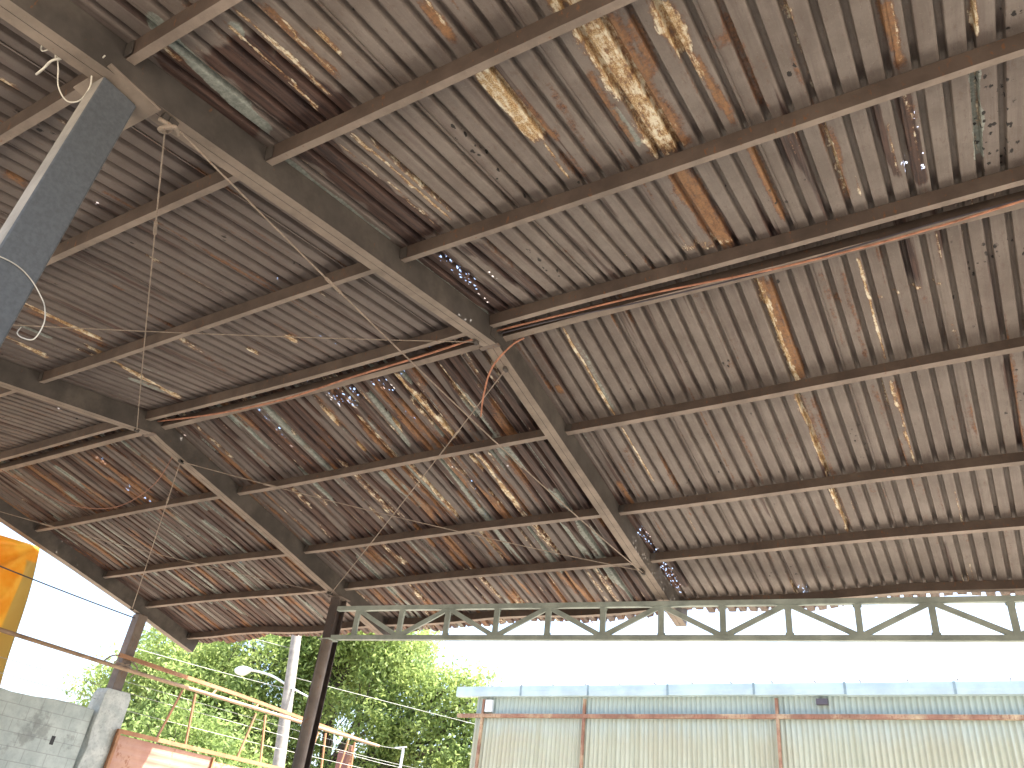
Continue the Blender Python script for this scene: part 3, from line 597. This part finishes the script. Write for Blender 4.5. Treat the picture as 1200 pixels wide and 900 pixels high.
def ribbed(m, x, y0, y1, z0, z1, pitch, dep, horizontal=True, facing=1):
    """corrugated sheet standing in a plane x = const with real thickness"""
    n = int((z1-z0)/pitch*4) if horizontal else int((y1-y0)/pitch*4); prev = None; vs = []; fs = []
    for i in range(n+1):
        u = i/n; k = i % 4; off = (0, dep, dep, 0)[k]
        if horizontal:
            z = z0+(z1-z0)*u; vs += [(x+off, y0, z), (x+off, y1, z), (x+off-.004, y1, z), (x+off-.004, y0, z)]
    for i in range(n):
        a = i*4; b = a+4
        for k in range(4): fs.append((a+k, a+(k+1) % 4, b+(k+1) % 4, b+k))
    m.add(vs, fs)
gate = empty('sheet_gate', (-14.4, 12, 0), 'tall rusty gate clad with horizontal corrugated sheet beside the concrete pillar', 'gate')
def gmat(name, a, b, rust, ramt):
    t = NT(name); o = t.obj(); n = t.noise(o, 2, 6, .65); n2 = t.noise(o, 9, 6, .7)
    c = t.mix(t.ramp(n, .3, .7), a, b); c = t.mix(t.ramp(t.ma('ADD', t.ma('MULTIPLY', n, .5), t.ma('MULTIPLY', n2, .5)), .62-ramt, .72-ramt), c, rust)
    t.bump(n2, .2, .004); return t.fin(c, .6)
GM1 = gmat('faded_pink_sheet', (.33, .17, .125), (.42, .25, .18), (.27, .12, .065), .06)
GM2 = gmat('cream_rust_sheet', (.38, .22, .14), (.48, .33, .21), (.30, .13, .06), .14)
m = MB(); ribbed(m, -14.44, 9.97, 12.24, .1, EYE+1.66, .14, .006); m.build('sheet_panel', GM1, gate)
m = MB(); ribbed(m, -14.44, 12.28, 15.2, .1, EYE+1.60, .14, .006); m.build('sheet_panel', GM2, gate)
for ya, yb, zt in ((9.9, 9.96, 1.70), (12.235, 12.275, 1.66), (15.2, 15.26, 1.7)): MB().box(-14.46, -14.38, ya, yb, .05, EYE+zt).build('gate_post', M['rail_orange'], gate)
MB().box(-14.455, -14.385, 9.96, 15.2, .05, .095).build('bottom_rail', M['rail_orange'], gate)
m = MB(); m.bar((-14.42, 9.9, EYE+1.72), (-14.42, 15.26, EYE+1.76), .07, .07); m.build('top_rail', M['rail_orange'], gate)

# overhead pipe frame above wall and gate
fr = empty('pipe_frame', (-14.4, 12, EYE+2.7), 'rusty overhead pipe frame with two long rails crossing above wall and gate', 'frame')
MB().tube([(-14.40, 5.4, EYE+2.76), (-14.40, 9.5, EYE+2.745), (-14.40, 13, EYE+2.78), (-14.40, 17.4, EYE+2.80)], .036, 10).build('lower_rail', M['rail_cream'], fr, smooth=True)
m = MB(); m.sweep([(-14.52, 9.45, EYE+2.98), (-14.50, 12.5, EYE+2.95), (-14.44, 16.95, EYE+2.80)], [(-.034, -.034), (.034, -.034), (.034, .034), (-.034, .034)]); m.build('upper_rail', M['rail_orange'], fr)
for (ya, za, yb, zb) in ((11.33, 2.74, 11.47, 1.76), (13.33, 2.75, 13.54, 1.78), (15.35, 2.76, 15.5, 1.78), (16.45, 2.76, 16.6, .9)):
    MB().bar((-14.40, ya, EYE+za-.04), (-14.41, yb, EYE+zb), .036, .036, (0, 1, 0)).build('upright', M['rail_orange'], fr)
for (ya, za, yb, zb) in ((11.0, 2.70, 10.77, 1.76), (13.05, 2.68, 12.87, 1.77), (15.1, 2.70, 14.9, 1.78), (16.2, 2.72, 15.95, 1.3)):
    MB().bar((-14.40, ya, EYE+za), (-14.41, yb, EYE+zb), .034, .034, (0, 1, 0)).build('brace', M['rail_orange'], fr)
for (ya, yb) in ((11.75, 11.9), (13.0, 13.15), (14.6, 14.7)):
    MB().bar((-14.40, ya, EYE+2.79), (-14.50, yb, EYE+2.92), .035, .035).build('spacer', M['rail_orange'], fr)
# wire wrapped tightly round the post where the rails meet it
pts = [(-14.69+.16*math.cos(a)*(1+.15*math.sin(a*3)), YF+.16*math.sin(a), EYE+2.80+.022*math.sin(a*2.3)+.012*a/3) for a in np.linspace(0, 19, 90)]
cable(pts, .012, M['rod'], 'wire_wrap', 'rusty wire lashing wrapped around the corner post above the concrete pillar', 'wire')
cable(smooth_path([(-14.45, 9.1, EYE+2.72), (-14.5, 9.3, EYE+2.92), (-14.55, 9.6, EYE+2.98), (-14.5, 9.9, EYE+2.85), (-14.45, 9.8, EYE+2.65)]), .015, M['rod'], 'wire_tie', 'bent rusty wire tie joining the long rail to the corner post', 'wire')
# red post with small panel beyond the frame
rp = empty('red_gate_post', (-15.1, 17.2, 0), 'dark red steel post with small sheet panel at the far end of the pipe frame', 'post')
MB().box(-14.72, -14.62, 16.62, 16.72, 0, EYE+2.68).build('post', M['rust_bar'], rp)
MB().box(-15.05, -14.74, 16.64, 16.66, .6, EYE+2.55).build('sheet_panel', gmat('dark_red_sheet', (.16, .06, .05), (.24, .10, .08), (.2, .08, .05), .1), rp)
# thin pale post with strung wires
tp_ = empty('wire_fence_post', (-14.06, 18, 0), 'thin pale steel post with fence wires right of the pipe frame', 'post')
MB().tube([(-14.06, 18, 0), (-14.06, 18, EYE+2.86)], .035, 8).build('post', M['lamp_white'], tp_); MB().bar((-14.3, 17.95, EYE+2.86), (-13.98, 18.02, EYE+2.90), .04, .03).build('arm', M['lamp_white'], tp_)
fw = empty('fence_wires', (-14.5, 12, EYE+2.4), 'strands of thin pale wire strung above the gate in front of the trees', 'wire')
for (a, b, d) in (((-14.75, 5.0, EYE+2.20), (-14.72, 9.45, EYE+2.18), .01), ((-14.75, 5.0, EYE+2.42), (-14.72, 9.45, EYE+2.42), .01),
                  ((-14.72, 9.9, EYE+2.42), (-14.06, 18, EYE+2.46), .03), ((-14.72, 9.9, EYE+2.12), (-14.1, 18, EYE+2.2), .03), ((-14.8, 9.9, EYE+2.62), (-14.5, 17, EYE+2.66), .02),
                  ((-14.06, 18, EYE+2.84), (-14.44, 16.95, EYE+2.80), .02), ((-14.06, 18, EYE+2.46), (-12.3, 18.6, EYE+2.35), .02), ((-14.7, 16.2, EYE+2.46), (-14.06, 18, EYE+2.40), .01)):
    MB().tube(sag(a, b, d, 10, .004), .005, 5).build('wire_strand', M['wire_pale'], fw)
cable(sag((-14.7, 3.0, EYE+3.95), (-14.62, 9.55, EYE+3.72), .06), .012, M['black_wire'], 'service_wire', 'dark wire running across the tarp to the left roof corner', 'wire')
for k, (a, b, lab) in enumerate((((-23, 8, EYE+5.9), (-17.0, 16, EYE+5.0), 'thin pale overhead line passing just under the left roof corner'),
                            ((-21, 8, EYE+4.55), (-16.9, 16.1, EYE+3.95), 'pale overhead line crossing the trees above the frame rails'),
                            ((-16.8, 16, EYE+4.25), (-10, 40, EYE+5), 'pale overhead line leaving the utility pole towards the right'))):
    cable(sag(a, b, .12), .007, M['wire_pale'], 'overhead_wire', lab, 'wire', 'overhead lines in front of the trees')

# ------------------------------------------------------------------ orange tarp
t = NT('orange_tarpaulin'); o = t.obj(); n = t.noise(o, 2.2, 5, .6); n2 = t.noise(o, 40, 3, .6)
c = t.mix(t.ramp(n, .3, .7), (.80, .42, .05), (.86, .60, .14)); c = t.mix(t.attr('hem'), c, (.60, .46, .18)); t.fin(c, .6)
tl = t.node('ShaderNodeBsdfTranslucent'); t.lk(c, tl.inputs[0]); mx = t.node('ShaderNodeMixShader'); mx.inputs[0].default_value = .6
t.lk(t.b.outputs[0], mx.inputs[1]); t.lk(tl.outputs[0], mx.inputs[2]); t.lk(mx.outputs[0], t.out.inputs[0]); TARP = t.m
def tarp(corners, nu, nv, amp, name, label):
    a, b, c, d = [Vector(p) for p in corners]; vs = []; hem = []   # a top-left, b top-right, c bottom-right, d bottom-left
    for j in range(nv+1):
        for i in range(nu+1):
            u = i/nu; v = j/nv; p = a.lerp(b, u).lerp(d.lerp(c, u), v)
            r = math.hypot((1-u), v*1.2)+.05; an = math.atan2(v, 1-u+1e-4)
            p.x += amp*(1-abs(math.sin(an*7+1.1*u))*2)*min(1, r*1.6)+amp*.5*math.sin(u*9+v*4)+amp*.4*math.sin(an*23+u*3)*r
            p.z -= .10*math.sin(u*math.pi)*(1-v)
            p.y += .05*math.sin(v*5)*u
            vs.append(p); hem.append(1. if u > .94 and v > .1 else 0.)
    m = MB().add(vs, [(j*(nu+1)+i, j*(nu+1)+i+1, (j+1)*(nu+1)+i+1, (j+1)*(nu+1)+i) for j in range(nv) for i in range(nu)])
    o = m.build(name, TARP, smooth=True); at = o.data.attributes.new('hem', 'FLOAT', 'POINT'); at.data.foreach_set('value', hem)
    sd = o.modifiers.new('thick', 'SOLIDIFY'); sd.thickness = .004
    return tag(o, label, 'tarp')
tarp([(-15.0, 4.2, EYE+4.42), (-15.0, 7.42, EYE+4.40), (-15.0, 7.86, EYE+1.8), (-15.0, 4.2, EYE+1.6)], 90, 60, .09, 'tarp', 'large wrinkled orange tarp hanging at the left edge above the block wall')
tarp([(-15.3, 4.4, EYE+5.3), (-15.3, 6.95, EYE+5.3), (-15.3, 6.72, EYE+4.50), (-15.3, 4.4, EYE+4.50)], 30, 14, .04, 'tarp', 'narrow strip of orange tarp above the large one under the roof edge')

# ------------------------------------------------------------------ warehouse
wh = empty('warehouse', (-3, 19, 0), 'pale green corrugated warehouse with blue grey gutter and rusty rails', 'warehouse')
def wsheet():
    t = NT('stained_translucent_sheet'); o = t.obj()
    st = t.noise(t.scale(o, (7, 1, .35)), 1, 6, .65); n = t.noise(o, .9, 5, .6); n2 = t.noise(o, 12, 5, .7)
    c = t.mix(t.ramp(st, .3, .7), (.34, .35, .25), (.46, .48, .37))
    c = t.mix(t.ma('MULTIPLY', t.ramp(n, .4, .65), .6), c, (.38, .36, .25))
    sp = t.node('ShaderNodeSeparateXYZ'); t.lk(o, sp.inputs[0])
    topw = t.ramp(t.ma('ADD', sp.outputs[2], t.ma('MULTIPLY', st, 1.0)), EYE+3.75, EYE+4.5)   # bluer towards the sheet top
    c = t.mix(t.ma('MULTIPLY', topw, .6), c, (.38, .50, .51))
    c = t.mix(t.ma('MULTIPLY', t.ramp(n2, .6, .75), .3), c, (.30, .25, .16))
    wv = t.ma('SINE', t.ma('MULTIPLY', t.ma('SUBTRACT', sp.outputs[0], -12.62), 2*math.pi/.118*1.0))
    c = t.mix(t.ma('MULTIPLY', t.ramp(wv, .1, .95), t.ma('MULTIPLY', t.ramp(st, .2, .6), .34)), c, (.17, .16, .11))   # valley shade painted as dark stripes, broken up by streaks
    t.bump(n2, .1, .004); return t.fin(c, .55)
WM = wsheet()
m = MB(); xs_ = []; wx0, wx1 = -12.62, 12.0; pitch = .118; k = int((wx1-wx0)/pitch)*6; wx1 = wx0+k/6*pitch
vs = []; fs = []
for i in range(k+1):
    x = wx0+(wx1-wx0)*i/k; y = 19.02+.024*math.cos(i*2*math.pi/6)
    y += .01*math.sin(x*2.3)
    for z in (0, EYE+2.4, EYE+3.1, EYE+3.6, EYE+4.45): vs.append((x, y, z))
for i in range(k):
    for j in range(4): fs.append((i*5+j, i*5+5+j, i*5+6+j, i*5+1+j))
m.add(vs, fs); m.build('wall', WM, wh, smooth=True)
MB().box(wx0+.01, wx0+.06, 19.06, 31, 0, EYE+4.4).build('side_wall', WM, wh); MB().box(wx1-.06, wx1-.01, 19.06, 31, 0, EYE+4.4).build('side_wall', WM, wh); MB().box(wx0+.06, wx1-.06, 30.9, 31, 0, EYE+4.4).build('back_wall', WM, wh)
rf = MB().add([(wx0-.3, 18.9, EYE+4.46), (wx1+.3, 18.9, EYE+4.46), (wx1+.3, 31.2, EYE+4.46), (wx0-.3, 31.2, EYE+4.46), (wx0-.3, 25, EYE+5.4), (wx1+.3, 25, EYE+5.4)], [(0, 1, 5, 4), (3, 2, 5, 4), (0, 4, 3), (1, 5, 2)]).build('roof', M['lamp_white'], wh)
GT = plain('gutter_paint', (.40, .50, .52), .45, .12, 1.5)
x = -13.18; i = 0
while x < 12.2:          # gutter in lengths
    L = (2.05, 1.95, 2.1)[i % 3]; m = MB(); y0 = 18.78
    zt = EYE+4.60+random.uniform(-.008, .008)-.003*i*2; zb = zt-.25
    pr = [(0, 0), (.16, .0), (.17, .12), (.15, .25), (.0, .25), (.0, .247), (.146, .245), (.165, .12), (.155, .004), (0, .004)]
    m.sweep([(x, 18.96, zb), (x+L-.004, 18.96, zb)], pr)
    gu = m.build('gutter', GT, wh); MB().box(x+L-.03, x+L+.02, 18.783, 18.792, zb-.004, zt+.004).build('gutter_joint', plain('gutter_seal', (.20, .27, .29)) if i == 0 else bpy.data.materials['gutter_seal'], gu); x += L; i += 1
for k in range(17): xx = -13.0+k*.93; MB().box(xx-.01, xx+.01, 18.80, 18.95, EYE+4.598, EYE+4.622).build('gutter_clip', M['column_dark'], wh)
m = MB(); m.sweep([(-13.12, 18.93, EYE+3.87), (-9, 18.93, EYE+3.875), (-3, 18.93, EYE+3.90), (12, 18.93, EYE+3.93)], [(-.045, -.045), (.045, -.045), (.045, .045), (-.045, .045)]); m.build('girt', M['rust_bar'], wh)
for x in (-12.32, -9.32, -4.58, .9, 5.6, 10.4):
    MB().box(x-.032, x+.032, 18.89, 18.96, 0, EYE+4.28).build('stanchion', M['rust_bar'], wh)
MB().box(-12.24, -12.02, 18.86, 18.95, EYE+3.96, EYE+4.26).build('vent_box', M['lamp_white'], wh)
MB().box(-3.72, -3.48, 18.86, 18.97, EYE+4.14, EYE+4.26).build('vent_opening', M['black_wire'], wh)

# ------------------------------------------------------------------ utility pole with street lamp
up_ = empty('utility_pole', (-15.9, 16, 0), 'weathered grey utility pole with a street lamp arm in front of the trees', 'utility pole')
MB().tube([(-15.95, 16, 0), (-16.35, 16, EYE+2.0), (-16.86, 16, EYE+5.2), (-17.35, 16, EYE+8.0)], .17, 16, .12).build('pole', M['pole'], up_, smooth=True)
la = MB().tube(smooth_path([(-16.72, 15.95, EYE+4.00), (-17.1, 15.75, EYE+4.18), (-17.5, 15.6, EYE+4.27), (-17.75, 15.5, EYE+4.29)]), .03, 8).build('lamp_arm', M['lamp_white'], up_, smooth=True)
m = MB(); bm = bmesh.new(); bmesh.ops.create_uvsphere(bm, u_segments=18, v_segments=10, radius=1)
for v in bm.verts:
    v.co.x *= .34; v.co.y *= .15; v.co.z *= .10 if v.co.z > 0 else .15
    if v.co.x > 0: v.co.y *= 1-.5*v.co.x/.34; v.co.z *= 1-.5*v.co.x/.34
me_v = [v.co+Vector((-17.95, 15.44, EYE+4.29)) for v in bm.verts]; me_f = [[v.index for v in f.verts] for f in bm.faces]; bm.free()
m.add(me_v, me_f).build('lamp_head', M['lamp_white'], up_, smooth=True)
br = MB().tube([(-16.6, 15.95, EYE+3.95), (-15.6, 16.1, EYE+3.6)], .025, 6).build('stay_bar', M['lamp_white'], up_)

# ------------------------------------------------------------------ trees
def leaf_mat(name, a, b):
    t = NT(name); o = t.obj(); n = t.noise(o, .9, 4, .6); v = t.attr('lv')
    c = t.mix(t.ramp(n, .35, .65), a, b); c = t.mix(v, c, tuple(min(1, x*1.7) for x in b))
    t.fin(c, .5, 0, .3); tl = t.node('ShaderNodeBsdfTranslucent'); t.lk(c, tl.inputs[0]); mx = t.node('ShaderNodeMixShader'); mx.inputs[0].default_value = .55
    t.lk(t.b.outputs[0], mx.inputs[1]); t.lk(tl.outputs[0], mx.inputs[2]); t.lk(mx.outputs[0], t.out.inputs[0]); return t.m
LM = [leaf_mat('leaf_green', (.18, .26, .085), (.30, .37, .12)), leaf_mat('leaf_deep_green', (.14, .215, .07), (.24, .31, .10))]
BARK = plain('bark', (.075, .06, .05), .9, .35, 12)
def tree(base, blobs, nleaf, lsize, mat, label, trunk_r=.28, fork=3.0, cluster=70):
    """blobs: (centre, radii); limbs reach each blob, twigs fill it, leaf-sized faces sit on the twigs"""
    root = empty('tree', base, label, 'tree'); base = Vector(base); m = MB()
    fk = base+Vector((random.uniform(-.3, .3), random.uniform(-.3, .3), fork))
    m.tube(smooth_path([base, base.lerp(fk, .5)+Vector((.1, .05, 0)), fk], 5), trunk_r, 10, trunk_r*.75)
    cents = []; tot = sum(r[0]*r[1]*r[2] for c, r in blobs)
    for c, r in blobs:
        c = Vector(c); mid = fk.lerp(c, .5)+Vector((random.uniform(-.5, .5), random.uniform(-.5, .5), random.uniform(-.2, .5)))
        m.tube(smooth_path([fk, mid, c], 6), trunk_r*.45, 7, .05)
        nt = max(5, int(nleaf/cluster*r[0]*r[1]*r[2]/tot))
        for k in range(nt):
            d = Vector(rng.normal(size=3)).normalized(); q = .35+.65*rng.random()**.5
            p = c+Vector((d.x*r[0]*q, d.y*r[1]*q, d.z*r[2]*q)); cents.append((p, .22+.30*rng.random()))
            if k % 3 == 0:
                s0 = mid.lerp(c, random.random()); m.tube(smooth_path([s0, s0.lerp(p, .5)+Vector((random.uniform(-.3, .3), random.uniform(-.3, .3), random.uniform(-.1, .3))), p], 3), .035, 5, .008)
    m.build('trunk', BARK, root, smooth=True)
    C = np.array([list(p) for p, _ in cents]); Rr = np.array([r for _, r in cents]); n = nleaf
    k = rng.integers(0, len(C), n); ce = C[k]+rng.normal(size=(n, 3))*Rr[k][:, None]*np.array([1, 1, .75])
    nrm = rng.normal(size=(n, 3)); nrm[:, 2] += .4; nrm /= np.linalg.norm(nrm, axis=1)[:, None]
    t1 = np.cross(nrm, rng.normal(size=(n, 3))); t1 /= np.linalg.norm(t1, axis=1)[:, None]; t2 = np.cross(nrm, t1)
    sz = lsize*(.6+.8*rng.random(n))[:, None]
    v = np.stack([ce-t1*sz, ce+t2*sz*.42+nrm*sz*.12, ce+t1*sz, ce-t2*sz*.42+nrm*sz*.12], 1).reshape(-1, 3)
    me = bpy.data.meshes.new('crown'); me.vertices.add(n*4); me.vertices.foreach_set('co', v.astype('f').ravel())
    me.loops.add(n*4); me.loops.foreach_set('vertex_index', np.arange(n*4, dtype='i')); me.polygons.add(n); me.polygons.foreach_set('loop_start', np.arange(n, dtype='i')*4)
    me.update(calc_edges=True)
    lv = np.repeat((rng.random(len(C))[k]*.5+rng.random(n)*.5)**2*.7, 4); at = me.attributes.new('lv', 'FLOAT', 'POINT'); at.data.foreach_set('value', lv.astype('f'))
    me.materials.append(mat); o = bpy.data.objects.new('crown', me); COL.objects.link(o); o.parent = root; o.matrix_parent_inverse = Matrix.Translation(-base)
    return root
def bl(px, py, pz, r, rz=None): return ((px, py, pz+EYE), (r, r, rz or r*.8))
tree((-25.5, 27.5, 0), [bl(-27, 28, 7.5, 2.2), bl(-25.5, 27, 9.2, 2.4), bl(-23.3, 27.5, 8.8, 2.0), bl(-22.2, 27.5, 7.0, 1.7), bl(-21.3, 28, 5.0, 1.7), bl(-20.0, 27.5, 6.6, 1.1), bl(-19.2, 28, 3.6, 1.5), bl(-18.6, 27.6, 6.2, .6), bl(-22.8, 28, 3.2, 1.6), bl(-25, 27.5, 3.0, 1.3), bl(-18.6, 28, 5.2, .8), bl(-27.5, 26.5, 4.6, 1.9), bl(-24.2, 26, 5.6, 1.0), ((-17.9, 28, EYE+6.1), (1.0, .8, .35)), ((-17.4, 28, EYE+4.9), (.8, .7, .45)), ((-18.2, 28, EYE+4.0), (1.3, .9, .9)), ((-18.9, 28, EYE+5.6), (1.3, .9, .8)), ((-19.3, 28, EYE+7.2), (.9, .8, .5)), bl(-22.5, 26.5, 4.9, 1.2), bl(-28.5, 27, 9.5, 2.0)],
     84000, .10, LM[0], 'large leafy tree behind the dark column with bare dark limbs showing', .34, 3.6)
tree((-33, 24, 0), [bl(-34.5, 24, 5.5, 2.4), bl(-32, 24, 7.2, 2.4), bl(-30, 24, 5.0, 2.3), bl(-28, 24.5, 7.2, 2.2), bl(-27.6, 24, 4.4, 1.9), bl(-33, 23, 3.2, 2.0), bl(-30, 23, 2.4, 1.8), bl(-36.2, 24.5, 4.2, 1.3), bl(-31, 23.5, 3.8, 2.2), bl(-28.5, 23.6, 3.0, 1.8), bl(-29, 23.5, 5.8, 2.0)],
     70000, .10, LM[0], 'broad bright green tree behind the utility pole and the gate', .32, 3.0)
tree((-26.5, 21, 0), [bl(-26.8, 21, 3.0, 1.9), bl(-24.6, 21.5, 2.6, 1.5), bl(-23, 22, 1.8, 1.3), bl(-28.5, 20.5, 1.8, 1.7), bl(-22, 22.5, 1.0, 1.0)],
     16000, .10, LM[1], 'lower bushy green tree just behind the top of the gate', .2, 2.2)
